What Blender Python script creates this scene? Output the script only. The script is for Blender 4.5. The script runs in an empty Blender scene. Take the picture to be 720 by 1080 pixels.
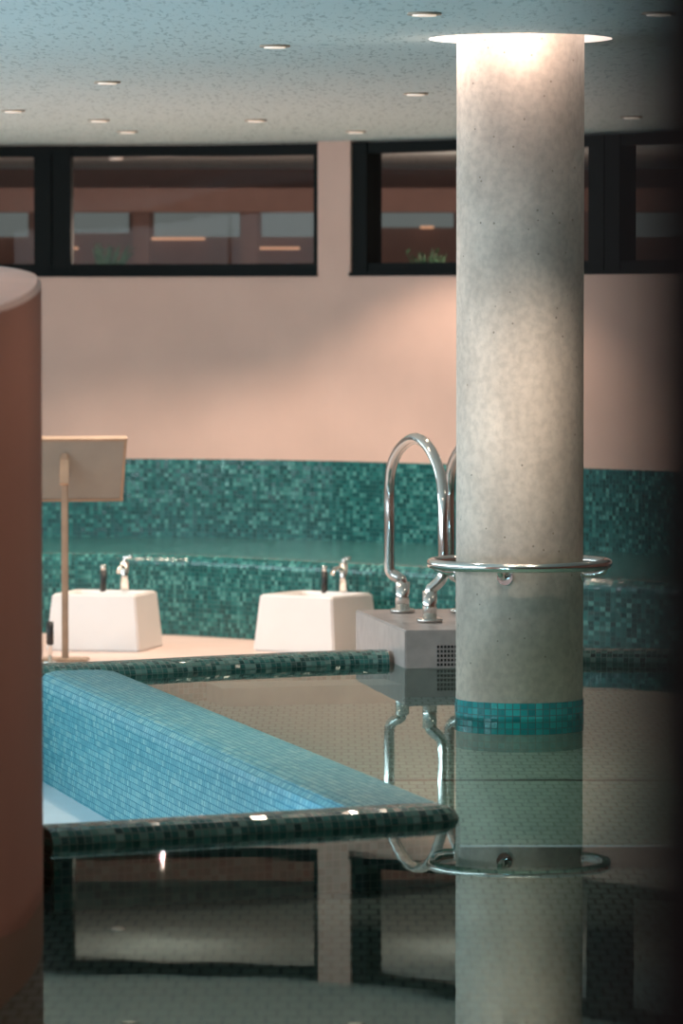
import bpy, bmesh, math, random
from mathutils import Vector, Matrix
random.seed(4)
F=4700.0; HC=1.62; YH=330.0; WZ=.03
sc=bpy.context.scene
col=sc.collection
def link(o,parent=None):
    col.objects.link(o)
    if parent: o.parent=parent
    return o
def empty(name,loc=(0,0,0)):
    e=bpy.data.objects.new(name,None); e.location=loc; e.empty_display_size=.1
    return link(e)
# ---------------------------------------------------------------- materials
def newmat(name):
    m=bpy.data.materials.new(name); m.use_nodes=True
    nt=m.node_tree; b=nt.nodes['Principled BSDF']
    return m,nt,b
def N(nt,t,**k):
    n=nt.nodes.new(t)
    for a,v in k.items(): setattr(n,a,v)
    return n
def simple(name,c,rough=.5,metal=0,emit=None,es=0,noise=0,nscale=8,bump=0,spec=.5):
    m,nt,b=newmat(name)
    b.inputs['Base Color'].default_value=(*c,1)
    b.inputs['Roughness'].default_value=rough; b.inputs['Metallic'].default_value=metal
    b.inputs['Specular IOR Level'].default_value=spec
    if emit:
        b.inputs['Emission Color'].default_value=(*emit,1); b.inputs['Emission Strength'].default_value=es
    tc=N(nt,'ShaderNodeTexCoord')
    if noise or bump:
        nz=N(nt,'ShaderNodeTexNoise'); nz.inputs['Scale'].default_value=nscale; nz.inputs['Detail'].default_value=6
        nt.links.new(tc.outputs['Object'],nz.inputs['Vector'])
        if noise:
            r=N(nt,'ShaderNodeValToRGB')
            r.color_ramp.elements[0].position=.3; r.color_ramp.elements[1].position=.7
            r.color_ramp.elements[0].color=(*[x*(1-noise) for x in c],1)
            r.color_ramp.elements[1].color=(*[min(1,x*(1+noise)) for x in c],1)
            nt.links.new(nz.outputs['Fac'],r.inputs['Fac']); nt.links.new(r.outputs['Color'],b.inputs['Base Color'])
        if bump:
            bp=N(nt,'ShaderNodeBump'); bp.inputs['Strength'].default_value=bump; bp.inputs['Distance'].default_value=.01
            nt.links.new(nz.outputs['Fac'],bp.inputs['Height']); nt.links.new(bp.outputs['Normal'],b.inputs['Normal'])
    return m
def tiles(name,cols,mortar,sx=.033,sy=.033,rough=.18,wob=.10,gap=.44,offs=0.0):
    m,nt,b=newmat(name); L=nt.links.new
    tc=N(nt,'ShaderNodeTexCoord')
    sc1=N(nt,'ShaderNodeVectorMath',operation='MULTIPLY'); sc1.inputs[1].default_value=(1/sx,1/sy,0)
    L(tc.outputs['UV'],sc1.inputs[0])
    vec=sc1.outputs[0]
    if offs:
        sp=N(nt,'ShaderNodeSeparateXYZ'); L(vec,sp.inputs[0])
        fl=N(nt,'ShaderNodeMath',operation='FLOOR'); L(sp.outputs['Y'],fl.inputs[0])
        ma=N(nt,'ShaderNodeMath',operation='MULTIPLY_ADD'); L(fl.outputs[0],ma.inputs[0]); ma.inputs[1].default_value=offs; L(sp.outputs['X'],ma.inputs[2])
        cb=N(nt,'ShaderNodeCombineXYZ'); L(ma.outputs[0],cb.inputs['X']); L(sp.outputs['Y'],cb.inputs['Y']); vec=cb.outputs[0]
    f=N(nt,'ShaderNodeVectorMath',operation='FLOOR'); L(vec,f.inputs[0])
    wn=N(nt,'ShaderNodeTexWhiteNoise',noise_dimensions='3D'); L(f.outputs[0],wn.inputs['Vector'])
    r=N(nt,'ShaderNodeValToRGB'); cr=r.color_ramp
    while len(cr.elements)<len(cols): cr.elements.new(.5)
    for i,c in enumerate(cols):
        cr.elements[i].position=i/(len(cols)-1); cr.elements[i].color=(*c,1)
    L(wn.outputs['Value'],r.inputs['Fac'])
    fr=N(nt,'ShaderNodeVectorMath',operation='FRACTION'); L(vec,fr.inputs[0])
    sb=N(nt,'ShaderNodeVectorMath',operation='SUBTRACT'); L(fr.outputs[0],sb.inputs[0]); sb.inputs[1].default_value=(.5,.5,0)
    ab=N(nt,'ShaderNodeVectorMath',operation='ABSOLUTE'); L(sb.outputs[0],ab.inputs[0])
    s2=N(nt,'ShaderNodeSeparateXYZ'); L(ab.outputs[0],s2.inputs[0])
    mx=N(nt,'ShaderNodeMath',operation='MAXIMUM'); L(s2.outputs['X'],mx.inputs[0]); L(s2.outputs['Y'],mx.inputs[1])
    gt=N(nt,'ShaderNodeMath',operation='GREATER_THAN'); L(mx.outputs[0],gt.inputs[0]); gt.inputs[1].default_value=gap
    mc=N(nt,'ShaderNodeMix',data_type='RGBA'); L(gt.outputs[0],mc.inputs['Factor']); L(r.outputs['Color'],mc.inputs['A']); mc.inputs['B'].default_value=(*mortar,1)
    L(mc.outputs['Result'],b.inputs['Base Color'])
    mr=N(nt,'ShaderNodeMath',operation='MULTIPLY_ADD'); L(gt.outputs[0],mr.inputs[0]); mr.inputs[1].default_value=.5; mr.inputs[2].default_value=rough
    L(mr.outputs[0],b.inputs['Roughness'])
    g=N(nt,'ShaderNodeNewGeometry')
    ctr=N(nt,'ShaderNodeVectorMath',operation='SUBTRACT'); L(wn.outputs['Color'],ctr.inputs[0]); ctr.inputs[1].default_value=(.5,.5,.5)
    scl=N(nt,'ShaderNodeVectorMath',operation='SCALE'); L(ctr.outputs[0],scl.inputs[0]); scl.inputs['Scale'].default_value=wob
    ad=N(nt,'ShaderNodeVectorMath',operation='ADD'); L(scl.outputs[0],ad.inputs[0]); L(g.outputs['Normal'],ad.inputs[1])
    nm=N(nt,'ShaderNodeVectorMath',operation='NORMALIZE'); L(ad.outputs[0],nm.inputs[0]); L(nm.outputs[0],b.inputs['Normal'])
    return m
def watermat(name,tint,bump=.008):
    m,nt,b=newmat(name); L=nt.links.new
    nt.nodes.remove(b); out=nt.nodes['Material Output']
    tr=N(nt,'ShaderNodeBsdfTransparent'); tr.inputs[0].default_value=(*tint,1)
    gl=N(nt,'ShaderNodeBsdfGlossy'); gl.inputs['Roughness'].default_value=.010; gl.inputs[0].default_value=(.61,.75,.735,1)
    fr=N(nt,'ShaderNodeFresnel'); fr.inputs['IOR'].default_value=1.33
    tc=N(nt,'ShaderNodeTexCoord'); nz=N(nt,'ShaderNodeTexNoise'); nz.inputs['Scale'].default_value=1.6; nz.inputs['Detail'].default_value=2
    L(tc.outputs['Object'],nz.inputs['Vector'])
    bp=N(nt,'ShaderNodeBump'); bp.inputs['Strength'].default_value=bump; bp.inputs['Distance'].default_value=.05
    L(nz.outputs['Fac'],bp.inputs['Height']); L(bp.outputs['Normal'],gl.inputs['Normal'])
    mx=N(nt,'ShaderNodeMixShader'); L(fr.outputs[0],mx.inputs[0]); L(tr.outputs[0],mx.inputs[1]); L(gl.outputs[0],mx.inputs[2])
    L(mx.outputs[0],out.inputs['Surface'])
    return m
def glassmat(name,tint,refl=.08):
    m,nt,b=newmat(name); L=nt.links.new
    nt.nodes.remove(b); out=nt.nodes['Material Output']
    tr=N(nt,'ShaderNodeBsdfTransparent'); tr.inputs[0].default_value=(*tint,1)
    gl=N(nt,'ShaderNodeBsdfGlossy'); gl.inputs['Roughness'].default_value=.01
    mx=N(nt,'ShaderNodeMixShader'); mx.inputs[0].default_value=refl; L(tr.outputs[0],mx.inputs[1]); L(gl.outputs[0],mx.inputs[2])
    L(mx.outputs[0],out.inputs['Surface']); return m

M_green=tiles('mosaic_green',[(.004,.060,.062),(.007,.085,.088),(.011,.12,.12),(.022,.17,.165),(.10,.33,.31)],(.025,.12,.118),.027,.027,wob=.08)
M_rim=tiles('mosaic_rim',[(.010,.05,.047),(.018,.10,.09),(.045,.18,.16),(.17,.32,.29)],(.14,.22,.20),.026,.024,rough=.14,wob=.22)
M_blue=tiles('mosaic_blue',[(.05,.25,.31),(.08,.30,.36),(.11,.35,.40),(.19,.42,.44)],(.03,.17,.23),.040,.024,rough=.45,offs=.5,wob=.10,gap=.43)
M_band=tiles('mosaic_band',[(.005,.13,.15),(.01,.2,.22),(.02,.28,.3)],(.02,.08,.09),.030,.026)
M_floor=tiles('pool_floor_tile',[(.11,.19,.18),(.15,.24,.225),(.20,.29,.27)],(.08,.145,.135),.055,.12,rough=.4,offs=.5,wob=.0,gap=.42)
M_floor_d=tiles('pool_floor_tile_darkened',[(.035,.06,.056),(.055,.085,.078),(.08,.115,.105)],(.02,.034,.03),.055,.12,rough=.4,offs=.5,wob=.0,gap=.42)  # darkened copy of the shallow tile; deep water's darkness is put into colour
M_deck=simple('deck_pink',(.72,.56,.50),.45,noise=.06,nscale=3)
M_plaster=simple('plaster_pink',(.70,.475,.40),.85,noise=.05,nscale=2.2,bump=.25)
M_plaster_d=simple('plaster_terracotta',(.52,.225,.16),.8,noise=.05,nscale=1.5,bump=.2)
M_plaster_b=simple('plaster_brown',(.30,.13,.09),.8,noise=.06,nscale=1.5,bump=.2)
M_cap=simple('plaster_cap',(.88,.60,.52),.7,noise=.04)
M_frame=simple('window_frame_black',(.004,.006,.006),.6,spec=.15)
M_steel=simple('stainless_steel',(.84,.81,.77),.12,1.0)
M_white=simple('white_ceramic',(.90,.87,.84),.3,noise=.02,nscale=4)
M_wood=simple('pale_wood',(.40,.27,.18),.5,noise=.12,nscale=9)
M_panel=simple('sign_board_back',(.30,.28,.24),.5,noise=.05)
M_stone=simple('podium_stone',(.42,.385,.37),.35,noise=.12,nscale=14)
M_black=simple('black_plastic',(.02,.022,.024),.35)
M_leaf=simple('leaf_green',(.09,.22,.12),.6,noise=.3,nscale=20)
M_dark=simple('dark_brown_paint',(.06,.016,.015),.8,noise=.1)
M_lamp=simple('lamp_glow',(1,1,1),.5,emit=(1,.76,.56),es=.6)
M_cove=simple('cove_glow',(1,1,1),.5,emit=(1,.84,.76),es=1.05)
M_trimw=simple('downlight_trim',(.45,.36,.28),.4)
M_water=watermat('pool_water',(.82,.95,.93))
M_glass=glassmat('window_glass',(.84,.84,.83),.012)
# concrete
def concrete():
    m,nt,b=newmat('fair_faced_concrete'); L=nt.links.new
    tc=N(nt,'ShaderNodeTexCoord')
    mp=N(nt,'ShaderNodeMapping'); mp.inputs['Scale'].default_value=(1,1,.5); L(tc.outputs['Object'],mp.inputs[0])
    n1=N(nt,'ShaderNodeTexNoise'); n1.inputs['Scale'].default_value=2.6; n1.inputs['Detail'].default_value=8; n1.inputs['Roughness'].default_value=.62; L(mp.outputs[0],n1.inputs['Vector'])
    r=N(nt,'ShaderNodeValToRGB'); e=r.color_ramp.elements
    e[0].position=.32; e[0].color=(.48,.415,.36,1); e[1].position=.64; e[1].color=(.80,.70,.61,1)
    L(n1.outputs['Fac'],r.inputs['Fac'])
    n2=N(nt,'ShaderNodeTexNoise'); n2.inputs['Scale'].default_value=36; n2.inputs['Detail'].default_value=6; L(tc.outputs['Object'],n2.inputs['Vector'])
    r2=N(nt,'ShaderNodeValToRGB'); e=r2.color_ramp.elements; e[0].position=.35; e[0].color=(.87,.87,.87,1); e[1].position=.6; e[1].color=(1.03,1.03,1.03,1)
    L(n2.outputs['Fac'],r2.inputs['Fac'])
    mu=N(nt,'ShaderNodeMix',data_type='RGBA',blend_type='MULTIPLY'); mu.inputs['Factor'].default_value=1; L(r.outputs[0],mu.inputs['A']); L(r2.outputs[0],mu.inputs['B'])
    v=N(nt,'ShaderNodeTexVoronoi'); v.inputs['Scale'].default_value=17; L(tc.outputs['Object'],v.inputs['Vector'])
    lt=N(nt,'ShaderNodeMath',operation='LESS_THAN'); lt.inputs[1].default_value=.075; L(v.outputs['Distance'],lt.inputs[0])
    m2=N(nt,'ShaderNodeMix',data_type='RGBA'); L(lt.outputs[0],m2.inputs['Factor']); L(mu.outputs['Result'],m2.inputs['A']); m2.inputs['B'].default_value=(.32,.27,.22,1)
    L(m2.outputs['Result'],b.inputs['Base Color']); b.inputs['Roughness'].default_value=.7
    bp=N(nt,'ShaderNodeBump'); bp.inputs['Strength'].default_value=.12; bp.inputs['Distance'].default_value=.01; L(n2.outputs['Fac'],bp.inputs['Height']); L(bp.outputs['Normal'],b.inputs['Normal'])
    return m
M_conc=concrete()
def ceilmat():
    m,nt,b=newmat('acoustic_ceiling'); L=nt.links.new
    tc=N(nt,'ShaderNodeTexCoord')
    mp=N(nt,'ShaderNodeMapping'); mp.inputs['Scale'].default_value=(1,.16,1); mp.inputs['Rotation'].default_value=(0,0,.12); L(tc.outputs['Object'],mp.inputs[0])
    n1=N(nt,'ShaderNodeTexNoise'); n1.inputs['Scale'].default_value=52; n1.inputs['Detail'].default_value=3; n1.inputs['Distortion'].default_value=.6; L(mp.outputs[0],n1.inputs['Vector'])
    r=N(nt,'ShaderNodeValToRGB'); e=r.color_ramp.elements
    e[0].position=.36; e[0].color=(.50,.62,.635,1); e[1].position=.44; e[1].color=(.74,.86,.875,1)
    L(n1.outputs['Fac'],r.inputs['Fac']); L(r.outputs[0],b.inputs['Base Color']); b.inputs['Roughness'].default_value=.9
    return m
M_ceil=ceilmat()
# ---------------------------------------------------------------- mesh helpers
def mesh_obj(name,bm,mats,parent=None,smooth=False,recalc=True):
    if recalc: bmesh.ops.recalc_face_normals(bm,faces=bm.faces)
    me=bpy.data.meshes.new(name); bm.to_mesh(me); bm.free()
    for m in (mats if isinstance(mats,(list,tuple)) else [mats]): me.materials.append(m)
    if smooth:
        for p in me.polygons: p.use_smooth=True
    o=bpy.data.objects.new(name,me); link(o,parent); return o
def sweep(name,path,prof,mats,closed=False,loop=False,caps=True,segmat=None,smooth=False,parent=None):
    P=[Vector(p) for p in path]; n=len(P); bm=bmesh.new(); uvl=bm.loops.layers.uv.new('UVMap')
    nrm=[]
    for i in range(n):
        if loop: a=P[i-1]; c=P[(i+1)%n]
        else: a=P[max(i-1,0)]; c=P[min(i+1,n-1)]
        b=P[i]; d1=(b-a); d2=(c-b)
        if d1.length<1e-9: d1=d2
        if d2.length<1e-9: d2=d1
        d1=d1.normalized(); d2=d2.normalized()
        n1=Vector((-d1.y,d1.x)); n2=Vector((-d2.y,d2.x)); m=(n1+n2).normalized()
        m=m/max(.35,m.dot(n1)); nrm.append(m)
    U=[0]
    for i in range(1,n+(1 if loop else 0)): U.append(U[-1]+(P[i%n]-P[i-1]).length)
    V=[0]; k=len(prof)
    for j in range(1,k+(1 if closed else 0)):
        a=prof[j-1]; b=prof[j%k]; V.append(V[-1]+math.hypot(b[0]-a[0],b[1]-a[1]))
    vs=[[bm.verts.new((P[i].x+nrm[i].x*o,P[i].y+nrm[i].y*o,z)) for (o,z) in prof] for i in range(n)]
    for i in range(n if loop else n-1):
        i2=(i+1)%n
        for j in range(k if closed else k-1):
            j2=(j+1)%k
            f=bm.faces.new((vs[i][j],vs[i2][j],vs[i2][j2],vs[i][j2]))
            for l,uv in zip(f.loops,((U[i],V[j]),(U[i+1],V[j]),(U[i+1],V[j+1]),(U[i],V[j+1]))): l[uvl].uv=uv
            f.smooth=smooth
            if segmat: f.material_index=segmat[j]
    if closed and caps and not loop:
        for cap in (vs[0],list(reversed(vs[-1]))):
            f=bm.faces.new(cap)
            for l in f.loops: l[uvl].uv=(l.vert.co.x+l.vert.co.y,l.vert.co.z)
    return mesh_obj(name,bm,mats,parent)
def poly(name,pts,z,mat,parent=None):
    bm=bmesh.new(); uvl=bm.loops.layers.uv.new('UVMap')
    f=bm.faces.new([bm.verts.new((x,y,z)) for x,y in pts])
    for l in f.loops: l[uvl].uv=(l.vert.co.x,l.vert.co.y)
    bm.normal_update()
    if f.normal.z<0: f.normal_flip()
    bmesh.ops.triangulate(bm,faces=bm.faces)
    return mesh_obj(name,bm,mat,parent,recalc=False)
def box(name,c,s,mat,parent=None,rot=0,bev=0,rotm=None):
    bm=bmesh.new(); bmesh.ops.create_cube(bm,size=1)
    bmesh.ops.scale(bm,vec=s,verts=bm.verts)
    if bev: bmesh.ops.bevel(bm,geom=bm.edges[:],offset=bev,segments=3,affect='EDGES')
    o=mesh_obj(name,bm,mat,parent); o.location=c
    o.rotation_euler=rotm if rotm else (0,0,rot); return o
def cyl(name,c,r,h,mat,parent=None,seg=32,r2=None,rot=(0,0,0),bev=0):
    bm=bmesh.new(); bmesh.ops.create_cone(bm,cap_ends=True,segments=seg,radius1=r,radius2=r if r2 is None else r2,depth=h)
    if bev:
        bmesh.ops.bevel(bm,geom=[e for e in bm.edges if abs(e.verts[0].co.z-e.verts[1].co.z)<1e-6],offset=bev,segments=2,affect='EDGES')
    for f in bm.faces: f.smooth=len(f.verts)<=4
    o=mesh_obj(name,bm,mat,parent); o.location=c; o.rotation_euler=rot; return o
def tube(name,pts,r,mat,parent=None,cyclic=False):
    cu=bpy.data.curves.new(name+'_c','CURVE'); cu.dimensions='3D'; cu.bevel_depth=r; cu.bevel_resolution=6; cu.use_fill_caps=True
    s=cu.splines.new('POLY'); s.points.add(len(pts)-1)
    for p,q in zip(s.points,pts): p.co=(*q,1)
    s.use_cyclic_u=cyclic; s.use_smooth=True
    t=bpy.data.objects.new(name+'_t',cu); col.objects.link(t)
    dg=bpy.context.evaluated_depsgraph_get(); dg.update()
    me=bpy.data.meshes.new_from_object(t.evaluated_get(dg))
    bpy.data.objects.remove(t)
    me.materials.clear(); me.materials.append(mat)
    for p in me.polygons: p.use_smooth=True
    o=bpy.data.objects.new(name,me); return link(o,parent)
def catmull(pts,n=10):
    P=[Vector(p) for p in pts]; P=[P[0]*2-P[1]]+P+[P[-1]*2-P[-2]]; out=[]
    for i in range(1,len(P)-2):
        for k in range(n):
            t=k/n; a,b,c,d=P[i-1:i+3]
            out.append(.5*((2*b)+(-a+c)*t+(2*a-5*b+4*c-d)*t*t+(-a+3*b-3*c+d)*t**3))
    out.append(P[-2]); return out
# ---------------------------------------------------------------- geometry of the curved back wall
ctrl=[(-7,28.0),(-4,28.6)]
for px,D in [(-60,28.6),(40,28.6),(200,28.5),(330,28.2),(400,27.9),(500,27.4),(620,26.8),(700,26.35),(800,25.7)]:
    ctrl.append(((px-360)/F*D,D))
ctrl+=[(3.6,24.6),(5.0,22.6)]
curve=[(v.x,v.y) for v in catmull([(a,b,0) for a,b in ctrl],8)]
def WY(x):
    for (x0,y0),(x1,y1) in zip(curve,curve[1:]):
        if x0<=x<=x1: return y0+(y1-y0)*(x-x0)/(x1-x0)
    return curve[-1][1]
def PX(px):
    x=(px-360)/F*28
    for _ in range(8): x=(px-360)/F*WY(x)
    return x
def seg(xa,xb):
    return [(xa,WY(xa))]+[p for p in curve if xa+.01<p[0]<xb-.01]+[(xb,WY(xb))]
XL,XR=-6.9,4.9; ZS=1.8625; ZC=2.70
ZT=.686; ZB=.165
full=seg(XL,XR)
sweep('wall_back',full,[(0,ZT),(0,ZS),(.22,ZS),(.22,ZT)],M_plaster,closed=True)
sweep('mosaic_wall_panel',full,[(.12,ZB-.3),(-.012,ZB-.3),(-.012,ZT),(.12,ZT)],M_green,closed=True,caps=False)
sweep('wall_pier',seg(PX(335),PX(369)),[(0,ZS),(0,ZC),(.22,ZC),(.22,ZS)],M_plaster,closed=True)
bf=-1.62
prof=[(-.02,ZB+.02),(bf+.10,ZB)]+[(bf+.06-.06*math.sin(a),ZB-.06+.06*math.cos(a)) for a in [0,.4,.8,1.2,1.57]]+[(bf,-.34)]
sweep('mosaic_bench',full,prof,M_green,smooth=False)
def window(name,xa,xb,panes,fr=.07):
    e=empty(name)
    s=seg(xa,xb); z0=ZS; z1=ZC-.01
    sweep('frame_bottom',s,[(.03,z0),(.03,z0+fr),(.16,z0+fr),(.16,z0)],M_frame,closed=True,parent=e)
    sweep('frame_top',s,[(.03,z1-fr),(.03,z1),(.16,z1),(.16,z1-fr)],M_frame,closed=True,parent=e)
    for i,(a,b) in enumerate(panes):
        sweep('mullion_%d'%(i+1),seg(a,b),[(.02,z0),(.02,z1),(.17,z1),(.17,z0)],M_frame,closed=True,parent=e)
    sweep('glass',s,[(.09,z0+.03),(.09,z1-.03)],M_glass,parent=e)
    sweep('sill',s,[(-.015,z0-.012),(-.015,z0+.012),(.17,z0+.012),(.17,z0-.012)],M_frame,closed=True,parent=e)
    return e
window('window_1',-6.9,PX(335),[(PX(36),PX(54)),(PX(55.5),PX(75)),(PX(329),PX(335)),(-4.6,-4.4)])
window('window_2',PX(369),4.9,[(PX(369),PX(384)),(PX(618),PX(634)),(PX(635.5),PX(651)),(3.2,3.4)])
# ---------------------------------------------------------------- adjacent room behind the windows
M_brown=simple('corridor_brown',(.36,.21,.17),.8,noise=.06)
M_grey=simple('corridor_window',(.10,.12,.12),.9,emit=(.15,.17,.165),es=.75,spec=.1)
M_strip=simple('led_strip_glow',(1,.6,.4),.5,emit=(1,.5,.28),es=.6)
e=empty('wall_corridor')
YB=33.5
def atpx(px,y,D): return ((px-360)/F*D, HC+(YH-y)*D/F)
box('backing',(0,YB+.1,2.1),(16,.2,1.6),M_brown,e)
for i,(a,y0,b,y1) in enumerate([(78,209,136,246),(163,222,253,250),(276,218,340,250),(384,208,478,240),(-60,205,30,250),(655,215,740,250)]):
    xa,za=atpx(a,y0,YB-.05); xb,zb=atpx(b,y1,YB-.05)
    box('corridor_pane_%d'%(i+1),((xa+xb)/2,YB-.03,(za+zb)/2),(xb-xa,.04,za-zb),M_grey,e)
for i,px in enumerate([150,264]):
    xa,_=atpx(px,0,32.5); box('corridor_post_%d'%(i+1),(xa,32.5,2.05),(.12,.2,1.0),M_brown,e)
box('corridor_beam',(0,31.8,2.42),(14,.2,.17),M_brown,e)
for i,(px,y,w) in enumerate([(188,252,.4),(295,262,.3),(62,262,.3),(450,240,.1)]):
    xa,za=atpx(px,y,YB-.1); box('led_strip_%d'%(i+1),(xa,YB-.09,za),(w,.03,.018),M_strip,e)
box('corridor_floor',(0,31.2,1.55),(13,4.4,.1),M_brown,e)
box('corridor_end_left',(-6.9,31.2,2.1),(.1,4.9,1.4),M_brown,e)
box('corridor_end_right',(6.4,29.5,2.1),(.1,8,1.4),M_brown,e)
def plant(name,x,y,z,n,h,sp):
    p=empty(name,(x,y,z))
    cyl('pot',(0,0,.07),.06,.14,M_white,p,r2=.08)
    bm=bmesh.new()
    for i in range(n):
        a=random.uniform(0,6.28); t=random.uniform(.2,1); l=random.uniform(.5,1)*h
        base=Vector((0,0,.13)); tip=Vector((math.cos(a)*sp*t,math.sin(a)*sp*t,.13+l)); mid=(base+tip)/2+Vector((0,0,.03))
        sd=Vector((-math.sin(a),math.cos(a),.3))*.016
        q=[bm.verts.new(v) for v in (base,mid-sd,tip,mid+sd)]; bm.faces.new(q)
        for k in range(4):
            c=base.lerp(tip,.35+.18*k); d=Vector((random.uniform(-1,1),random.uniform(-1,1),random.uniform(-.3,.8))).normalized()*.06
            s2=d.cross(Vector((0,0,1))).normalized()*.014
            bm.faces.new([bm.verts.new(v) for v in (c,c+d*.5-s2,c+d,c+d*.5+s2)])
    mesh_obj('leaves',bm,M_leaf,p,recalc=False)
x,z=atpx(112,278,31.0); plant('potted_plant',x,31.0,1.6,46,.40,.2)
x,z=atpx(452,278,29.8); plant('potted_plant.001',x,29.8,1.6,46,.33,.17)
x,z=atpx(123,178,30.5)
cyl('smoke_detector',(x,30.5,ZC-.02),.05,.04,M_white,bev=.008)
# ---------------------------------------------------------------- ceiling with circular recess
CX,CY=(548-360)/F*17.65,17.65; CR=.252; RR=.362
def ceiling():
    bm=bmesh.new(); x0,x1,y0,y1=-7.2,5.2,-3.2,34; h=.8
    def q(a,b,c,d): bm.faces.new([bm.verts.new((x,y,ZC)) for x,y in ((a,b),(c,b),(c,d),(a,d))])
    q(x0,y0,x1,CY-h); q(x0,CY+h,x1,y1); q(x0,CY-h,CX-h,CY+h); q(CX+h,CY-h,x1,CY+h)
    n=96; I=[];O=[];T=[]
    for i in range(n):
        a=2*math.pi*i/n; c,s=math.cos(a),math.sin(a); k=h/max(abs(c),abs(s))
        I.append(bm.verts.new((CX+RR*c,CY+RR*s,ZC))); O.append(bm.verts.new((CX+k*c,CY+k*s,ZC))); T.append(bm.verts.new((CX+RR*c,CY+RR*s,ZC+.12)))
    for i in range(n):
        j=(i+1)%n; bm.faces.new((O[i],O[j],I[j],I[i])); f=bm.faces.new((I[i],I[j],T[j],T[i])); f.material_index=1
    f=bm.faces.new(T); f.material_index=1
    return mesh_obj('ceiling',bm,[M_ceil,M_cove],recalc=False)
ceiling()
# ---------------------------------------------------------------- concrete column + ring
colm=empty('concrete_column')
circ=lambda r,n=96:[(CX+r*math.cos(2*math.pi*i/n),CY+r*math.sin(2*math.pi*i/n)) for i in range(n)]
o=cyl('shaft',(CX,CY,0),CR,ZC+.11+.3,M_conc,colm,seg=96)
o.location.z=(-.3+ZC+.11)/2
sweep('tile_band',circ(CR+.004),[(0,-.14),(0,.092),(.008,.092)],M_band,loop=True,parent=colm)
ZR=.628; R3=.349
ring=empty('grab_rail_ring')
tube('ring',[(x,y,ZR) for x,y in circ(R3)],.020,M_steel,ring,cyclic=True)
for i,a in enumerate([255,345,75,165]):
    a=math.radians(a); c,s=math.cos(a),math.sin(a)
    tube('bracket_%d'%(i+1),[(CX+CR*c*.99,CY+CR*s*.99,ZR-.04),(CX+(CR+.045)*c,CY+(CR+.045)*s,ZR-.04),(CX+(R3-.01)*c,CY+(R3-.01)*s,ZR-.028),(CX+R3*c,CY+R3*s,ZR-.01)],.012,M_steel,ring)
    cyl('flange_%d'%(i+1),(CX+(CR+.004)*c,CY+(CR+.004)*s,ZR-.04),.032,.01,M_steel,ring,rot=(0,math.pi/2,a))
# ---------------------------------------------------------------- pool: rims, basin, water, floors
def rimprof(w,h,zb):
    a=w/2; pr=[(-a,zb),(-a,0)]
    for i in range(1,10):
        t=math.pi*i/10; pr.append((-a*math.copysign(abs(math.cos(t))**.6,math.cos(t)),h*math.sin(t)**.7))
    pr+=[(a,0),(a,zb)]
    return pr
farpath=[(v.x,v.y) for v in catmull([(-6.5,18.2,0),(-3.5,18.75,0),(-1.34,19.46,0),(-.5,19.95,0),(.24,20.3,0),(1.3,20.35,0),(2.4,20.0,0),(4.9,18.6,0)],8)]
farL=[p for p in farpath if p[0]<.20]+[(.205,20.28)]
farR=[(.935,20.36)]+[p for p in farpath if p[0]>.95]
sweep('pool_rim_far',farL,rimprof(.24,.085,-.45),M_rim,closed=True)
sweep('pool_rim_far.001',farR,rimprof(.24,.085,-.45),M_rim,closed=True)
near=[(-.905,13.343),(-.3,13.655),(.245,13.937)]
nd=(Vector(near[-1])-Vector(near[-2])).normalized()
rid=[(.165,14.08),(-1.13,19.30)]
ridge=[(rid[0][0]+(rid[1][0]-rid[0][0])*t/20,rid[0][1]+(rid[1][1]-rid[0][1])*t/20) for t in range(21)]
a=.19
rp=[(-a,-.45),(-a,.0),(-a+.015,.040),(-a+.045,.062),(-a+.10,.070),(.0,.072),(a-.08,.070),(a-.035,.060),(a-.010,.036),(a,.0),(a,-.45)]
ro=sweep('basin_ridge',ridge,rp,M_blue,closed=True,smooth=False)
rd=(Vector(rid[1])-Vector(rid[0])).normalized(); cr2=lambda p,q:p.x*q.y-p.y*q.x
for i in range(len(rp)):
    v=ro.data.vertices[i]; p=Vector((v.co.x,v.co.y)); q=Vector(near[-1])+Vector((-nd.y,nd.x))*.101
    t=cr2(q-p,nd)/cr2(rd,nd); p2=p+rd*t; v.co.x=p2.x; v.co.y=p2.y
def nearrim():
    o=sweep('pool_rim_near',near,rimprof(.20,.08,-.45),M_rim,closed=True)
    bm=bmesh.new(); bm.from_mesh(o.data); uvl=bm.loops.layers.uv.active
    ex=Vector((near[-1][0],near[-1][1])); ln=Vector((-nd.y,nd.x)); pr=rimprof(.20,.08,-.45); h=len(pr)//2
    half=pr[h:]
    nn=18; R=[]
    for i in range(nn+1):
        t=-math.pi/2+math.pi*i/nn
        R.append([bm.verts.new((ex.x+nd.x*math.cos(t)*off*1.35+ln.x*math.sin(t)*off, ex.y+nd.y*math.cos(t)*off*1.35+ln.y*math.sin(t)*off, z)) for off,z in half])
    V=[0]
    for p,q in zip(half,half[1:]): V.append(V[-1]+math.hypot(p[0]-q[0],p[1]-q[1]))
    for i in range(nn):
        for j in range(len(half)-1):
            vv=[R[i][j],R[i+1][j],R[i+1][j+1],R[i][j+1]]
            f=bm.faces.new(vv); u0,u1=i*.34/nn,(i+1)*.34/nn
            for l,uv in zip(f.loops,((u0,V[j]),(u1,V[j]),(u1,V[j+1]),(u0,V[j+1]))): l[uvl].uv=uv
    bmesh.ops.remove_doubles(bm,verts=bm.verts,dist=.0005)
    bmesh.ops.recalc_face_normals(bm,faces=bm.faces); bm.to_mesh(o.data); bm.free()
nearrim()
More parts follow.
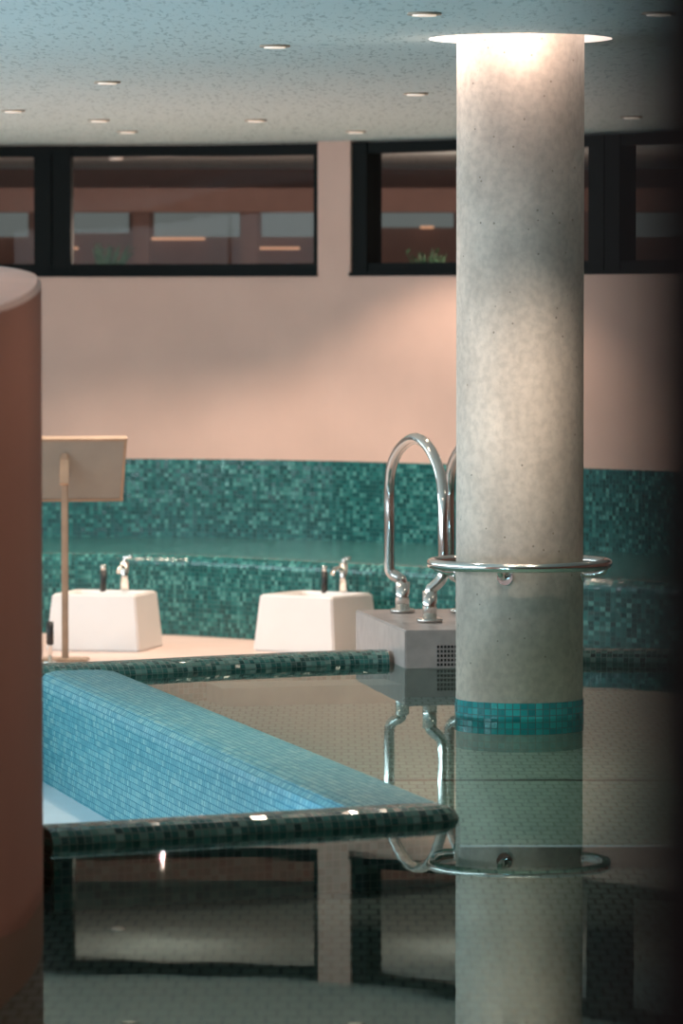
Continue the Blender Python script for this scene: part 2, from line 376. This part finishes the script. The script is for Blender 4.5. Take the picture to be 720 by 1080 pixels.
wp=[(-6.5,9.2),(4.9,9.2),(4.9,18.6)]+[p for p in reversed(farpath) if p[0]>-1.2 and p[0]<4.85]+[(-1.17,19.45),(.18,14.02),(-.9,13.33),(-.80,12.6),(-.82,11.5),(-.98,10.8),(-1.3,9.8),(-1.84,9.5),(-6.5,9.5)]
poly('pool_water',wp,WZ,M_water)
M_bfloor=simple('basin_floor_pale',(.66,.78,.84),.35,noise=.03)
poly('basin_floor',[(-3.6,12.2),(.2,13.98),(-1.1,19.4),(-3.6,18.8)],-.40,M_bfloor)
ZF=-.10; ZD=-.17
poly('floor_pool_shallow',[(5,14.35),(5,20.5),(-1.2,20.5),(-1.2,19.4),(.10,14.35)],ZF,M_floor)
box('pool_floor_drop',(2.62,14.34,(ZF+ZD)/2-.03),(4.95,.02,ZF-ZD+.05),M_floor_d)
poly('floor_pool_deep',[(-6.6,9.0),(5,9.0),(5,14.36),(.14,14.36),(.20,13.94),(-.9,13.33),(-6.6,12.8)],ZD,M_floor_d)
box('trim_floor_joint',(2.2,16.35,ZF),(5.4,.035,.008),M_black)
sweep('reflection_slab',[(-.55,19.55),(.24,19.75)],[(-.12,-.12),(-.12,-.02),(.2,-.02),(.2,-.12)],M_stone,closed=True)  # submerged slab added to imitate the pale reflection before the far rim
poly('floor_deck_near',[(-7,-3),(5,-3),(5,9.2),(-7,9.2)],.0,M_deck)
box('pool_edge_near',(-.9,9.25,-.27),(11.6,.1,.6),M_green)
poly('floor',[(-6.9,18.0),(-3.5,18.8),(-1.34,19.5),(.24,20.35),(2.4,20.05),(5,18.5),(5,28),(-6.9,28)],-.32,M_deck)
pd=[(.284,19.90),(.976,20.0),(.778,21.42),(.068,21.30)]
bm=bmesh.new()
lo=[bm.verts.new((x,y,-.3)) for x,y in pd]; hi=[bm.verts.new((x,y,.2)) for x,y in pd]
bm.faces.new(hi); bm.faces.new(lo[::-1])
for i in range(4): j=(i+1)%4; bm.faces.new((lo[i],lo[j],hi[j],hi[i]))
bmesh.ops.recalc_face_normals(bm,faces=bm.faces)
bmesh.ops.bevel(bm,geom=bm.edges[:],offset=.006,segments=2,affect='EDGES')
pod=empty('handrail_podium')
mesh_obj('block',bm,M_stone,pod)
ang=math.atan2(.1,.692)
g0=Vector((.284,19.90,0)); gd=Vector((math.cos(ang),math.sin(ang),0)); gn=Vector((math.sin(ang),-math.cos(ang),0))
for k in range(6):
    for j in range(5):
        c=g0+gd*(.15+k*.016)+gn*.001+Vector((0,0,.045+j*.02)); box('vent_hole_%d'%(k*5+j+1),c,(.009,.004,.012),M_black,pod,rot=ang)
def arch(name,dx):
    e=empty(name)
    A=(.289+dx,21.08); B=(.405+dx,20.42); b0=.2015
    pts=[(A[0],A[1],b0),(A[0],A[1],.335),(A[0]-.02,A[1],.365),(A[0]-.05,A[1]+.01,.385),(A[0]-.062,A[1]+.01,.43),(A[0]-.062,A[1],.62),(A[0]-.062,A[1]-.0,.80),
         (A[0]-.045,A[1]-.05,.92),(A[0]+.0,A[1]-.15,1.0),(A[0]+.06,A[1]-.30,1.035),(A[0]+.12,A[1]-.45,.99),(A[0]+.165,A[1]-.56,.88),(B[0]+.062,B[1]+.02,.76),(B[0]+.062,B[1],.6),
         (B[0]+.062,B[1],.44),(B[0]+.05,B[1],.395),(B[0]+.02,B[1],.365),(B[0],B[1],.335),(B[0],B[1],b0)]
    P=[tuple(v) for v in catmull(pts,6)]
    tube('tube',P,.0255,M_steel,e)
    for i,(x,y) in enumerate((A,B)):
        cyl('sleeve_%d'%(i+1),(x,y,.275),.033,.14,M_steel,e)
        cyl('flange_%d'%(i+1),(x,y,.2105),.060,.018,M_steel,e,bev=.004)
    return e
arch('handrail_arch',0); arch('handrail_arch.001',.285)
# ---------------------------------------------------------------- foot baths
def bath(name,x,y,rot,w=.55,d=.50,h=.325):
    e=empty(name,(x,y,-.32)); e.rotation_euler=(0,0,rot)
    bm=bmesh.new()
    def ringv(w,d,z): return [bm.verts.new((sx*w/2,sy*d/2,z)) for sx,sy in ((-1,-1),(1,-1),(1,1),(-1,1))]
    R=[ringv(w,d,0),ringv(w*.89,d*.89,h),ringv(w*.74,d*.74,h),ringv(w*.58,d*.58,h-.2)]
    for a,b in zip(R,R[1:]):
        for i in range(4): j=(i+1)%4; bm.faces.new((a[i],a[j],b[j],b[i]))
    bm.faces.new(R[-1]); bm.faces.new(R[0][::-1])
    bmesh.ops.recalc_face_normals(bm,faces=bm.faces)
    bmesh.ops.bevel(bm,geom=bm.edges[:],offset=.009,segments=3,affect='EDGES')
    mesh_obj('basin_body',bm,M_white,e)
    cyl('tap_body',(.06,.0+d*.40,h+.085),.024,.17,M_steel,e,bev=.003)
    tube('tap_spout',[(.06,d*.40,h+.12),(.06,d*.40-.05,h+.14),(.06,d*.40-.10,h+.135),(.06,d*.40-.12,h+.11)],.013,M_steel,e)
    tube('tap_lever',[(.06,d*.40,h+.165),(.06,d*.40+.005,h+.19),(.11,d*.40-.01,h+.198)],.011,M_steel,e)
    cyl('hand_shower',(-.07,d*.40,h+.05),.018,.13,M_black,e,bev=.004)
    cyl('hand_shower_tip',(-.07,d*.40,h+.13),.015,.035,M_steel,e)
    return e
bath('foot_bath',-.145,25.62,math.radians(-32))
bath('foot_bath.001',-1.37,25.75,math.radians(-14),w=.56)
bath('foot_bath.002',-2.5,25.3,math.radians(8))
sx,sy=(68-360)/F*24.8,24.8
s=empty('sign_stand',(sx,sy,-.32))
box('pole',(0,0,.58),(.036,.036,1.16),M_wood,s,bev=.004)
box('base_plate',(0,0,.008),(.26,.22,.016),M_wood,s,bev=.004)
box('bracket',(0,-.02,1.08),(.05,.03,.20),M_wood,s,rotm=(math.radians(-25),0,0))
zr=math.radians(9)
box('panel',(.0,.06,1.07),(.66,.022,.42),M_panel,s,rotm=(math.radians(33),0,zr),bev=.003)
rm=Matrix.Rotation(zr,3,'Z')@Matrix.Rotation(math.radians(33),3,'X')
for k,(dx,dz,w,h2) in enumerate([(0,.205,.67,.016),(0,-.205,.67,.016),(-.325,0,.016,.42),(.325,0,.016,.42)]):
    b=box('panel_edge_%d'%(k+1),(0,0,0),(w,.034,h2),M_wood,s,bev=.002)
    b.rotation_euler=(math.radians(33),0,zr); b.location=Vector((0,.06,1.07))+rm@Vector((dx,0,dz))
hx=(52-360)/F*24.6
t=empty('shower_stand',(hx,24.6,-.32))
cyl('post',(0,0,.1),.012,.2,M_steel,t); cyl('grip',(0,0,.17),.02,.13,M_black,t,bev=.004); cyl('foot',(0,0,.006),.04,.012,M_steel,t)
# ---------------------------------------------------------------- terracotta curved pillar on the left
def pillar():
    cx,cy,ax,ay=-1.835,12.2,1.0,2.6
    bm=bmesh.new(); n=128; zs=[-.6,0,.6,1.2]; rings=[]
    def zt(y):
        pts=[(9,1.60),(10.6,1.60),(11.6,1.645),(12.9,1.73),(13.8,1.765),(14.9,1.79)]
        for (a,b),(c,d) in zip(pts,pts[1:]):
            if a<=y<=c: return b+(d-b)*(y-a)/(c-a)
        return 1.7
    for k in range(7):
        r=[]
        for i in range(n):
            a=2*math.pi*i/n; x=cx+ax*math.cos(a); y=cy+ay*math.sin(a)
            if k<4: z=zs[k]
            elif k==4: z=zt(y)-.015
            elif k==5: z=zt(y); x=cx+(ax-.012)*math.cos(a); y=cy+(ay-.012)*math.sin(a)
            else: x=cx+(ax-.9)*math.cos(a); y=cy+(ay-.9)*math.sin(a); z=zt(y)
            r.append(bm.verts.new((x,y,z)))
        rings.append(r)
    for k,(a,b) in enumerate(zip(rings,rings[1:])):
        for i in range(n):
            j=(i+1)%n; f=bm.faces.new((a[i],a[j],b[j],b[i])); f.smooth=k<4; f.material_index=1 if k>=4 else 0
    f=bm.faces.new(rings[-1]); f.material_index=1
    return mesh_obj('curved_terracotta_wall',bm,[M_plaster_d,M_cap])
pillar()
box('door_jamb',(.0530+.45,.88,1.35),(.9,.08,2.70),M_dark,bev=.01)
box('wall_right',(5.1,12.5,1.2),(.2,31.4,3.0),M_plaster_b)
box('wall_front',(-1,-3.1,1.2),(12.4,.2,3.0),M_plaster_b)
wl=empty('wall_left')
box('parapet',(-7.1,12.5,.1),(.2,31.4,.9),M_plaster,wl)
for i,y in enumerate([-3,3,9,15,21,27.7]): box('mullion_%d'%(i+1),(-7.1,y,1.6),(.2,.25,2.2),M_frame,wl)
# ---------------------------------------------------------------- lamps
def light(kind,name,loc,target,energy,color,**k):
    d=bpy.data.lights.new(name,kind); d.energy=energy; d.color=color
    for a,v in k.items(): setattr(d,a,v)
    o=bpy.data.objects.new(name,d); o.location=loc
    v=Vector(target)-Vector(loc); o.rotation_euler=v.to_track_quat('-Z','Y').to_euler(); col.objects.link(o); return o
dl=empty('recessed_downlights')
spots=[(447,15,175),(290,49,45),(114,87,60),(438,99,50),(270,127,90),(105,127,90),(375,139,130),(15,117,60),(135,139,190)]
k=0
def down(x,y,en,ang=115,bl=.6,soft=.04,r=.062):
    global k; k+=1
    cyl('trim_ring_%d'%k,(x,y,ZC-.004),r,.008,M_trimw,dl); cyl('lens_%d'%k,(x,y,ZC-.010),r*.7,.005,M_lamp,dl)
    light('SPOT','downlight_lamp_%d'%k,(x,y,ZC-.03),(x,y+.01,0),en,(1,.78,.61),spot_size=math.radians(ang),spot_blend=bl,shadow_soft_size=soft)
for px,y,en in spots:
    D=(ZC-HC)*F/(YH-y); x=(px-360)/F*D
    down(x,D,en,112 if D>26 else 120,.35 if D>26 else .8,.02 if y==15 else .04)
for x,y,en in [(1.6,24.6,35),(1.14,16.1,120),(2.2,19.5,22),(-2.5,21.5,45),(.2,9.5,15),(-2.8,26,70),(-.7,8.2,50),(-1.9,12.6,40),(.25,11.7,40)]:  # extra downlights; the ones by the terracotta wall are added to brighten it
    down(x,y,en,ang=120,bl=.8,soft=.02 if x==1.14 else .04)
light('AREA','left_fill_light',(-6.9,16,1.7),(0,18,1.5),295,(.82,.91,1.0),shape='RECTANGLE',size=16,size_y=1.6)  # added area fill along the left side, not a known window
light('AREA','ceiling_fill_light',(-6.6,18,1.6),(-1.5,18,2.75),215,(.72,.92,1.0),shape='RECTANGLE',size=18,size_y=.3)  # added fill aimed up to brighten the ceiling, no real trough there
light('AREA','basin_fill_light',(-.55,13.72,-.10),(-.9,17.5,-.3),28,(.38,.76,1.0),shape='RECTANGLE',size=1.1,size_y=.08)  # added bluish light to brighten the basin wall and floor, no known lamp
for i,x in enumerate([-4,-1.2,.9,3.2]): light('POINT','corridor_fill_%d'%(i+1),(x,29.8 if x<2 else 29,2.1),(x,31,0),13,(1,.77,.63),shadow_soft_size=0)  # unseen point lights added to brighten the room behind the windows
light('POINT','column_cove_lamp',(CX,CY-.31,ZC+.02),(0,0,0),1.0,(1,.72,.58),shadow_soft_size=.03)
light('POINT','column_cove_lamp_2',(CX-.3,CY-.06,ZC+.02),(0,0,0),1.0,(1,.72,.58),shadow_soft_size=.03)
w=bpy.data.worlds.new('World'); sc.world=w; w.use_nodes=True
w.node_tree.nodes['Background'].inputs[0].default_value=(.62,.80,.86,1); w.node_tree.nodes['Background'].inputs[1].default_value=.4
# ---------------------------------------------------------------- camera
cd=bpy.data.cameras.new('camera'); cam=bpy.data.objects.new('camera',cd); col.objects.link(cam)
cd.sensor_fit='HORIZONTAL'; cd.sensor_width=24; cd.lens=F/720*24; cd.clip_start=.05; cd.clip_end=200
cam.location=(0,0,HC); cam.rotation_euler=(math.pi/2-math.atan(210/F),0,0)
cd.dof.use_dof=True; cd.dof.focus_distance=17.6; cd.dof.aperture_fstop=4.2
sc.camera=cam
sc.view_settings.view_transform='Standard'
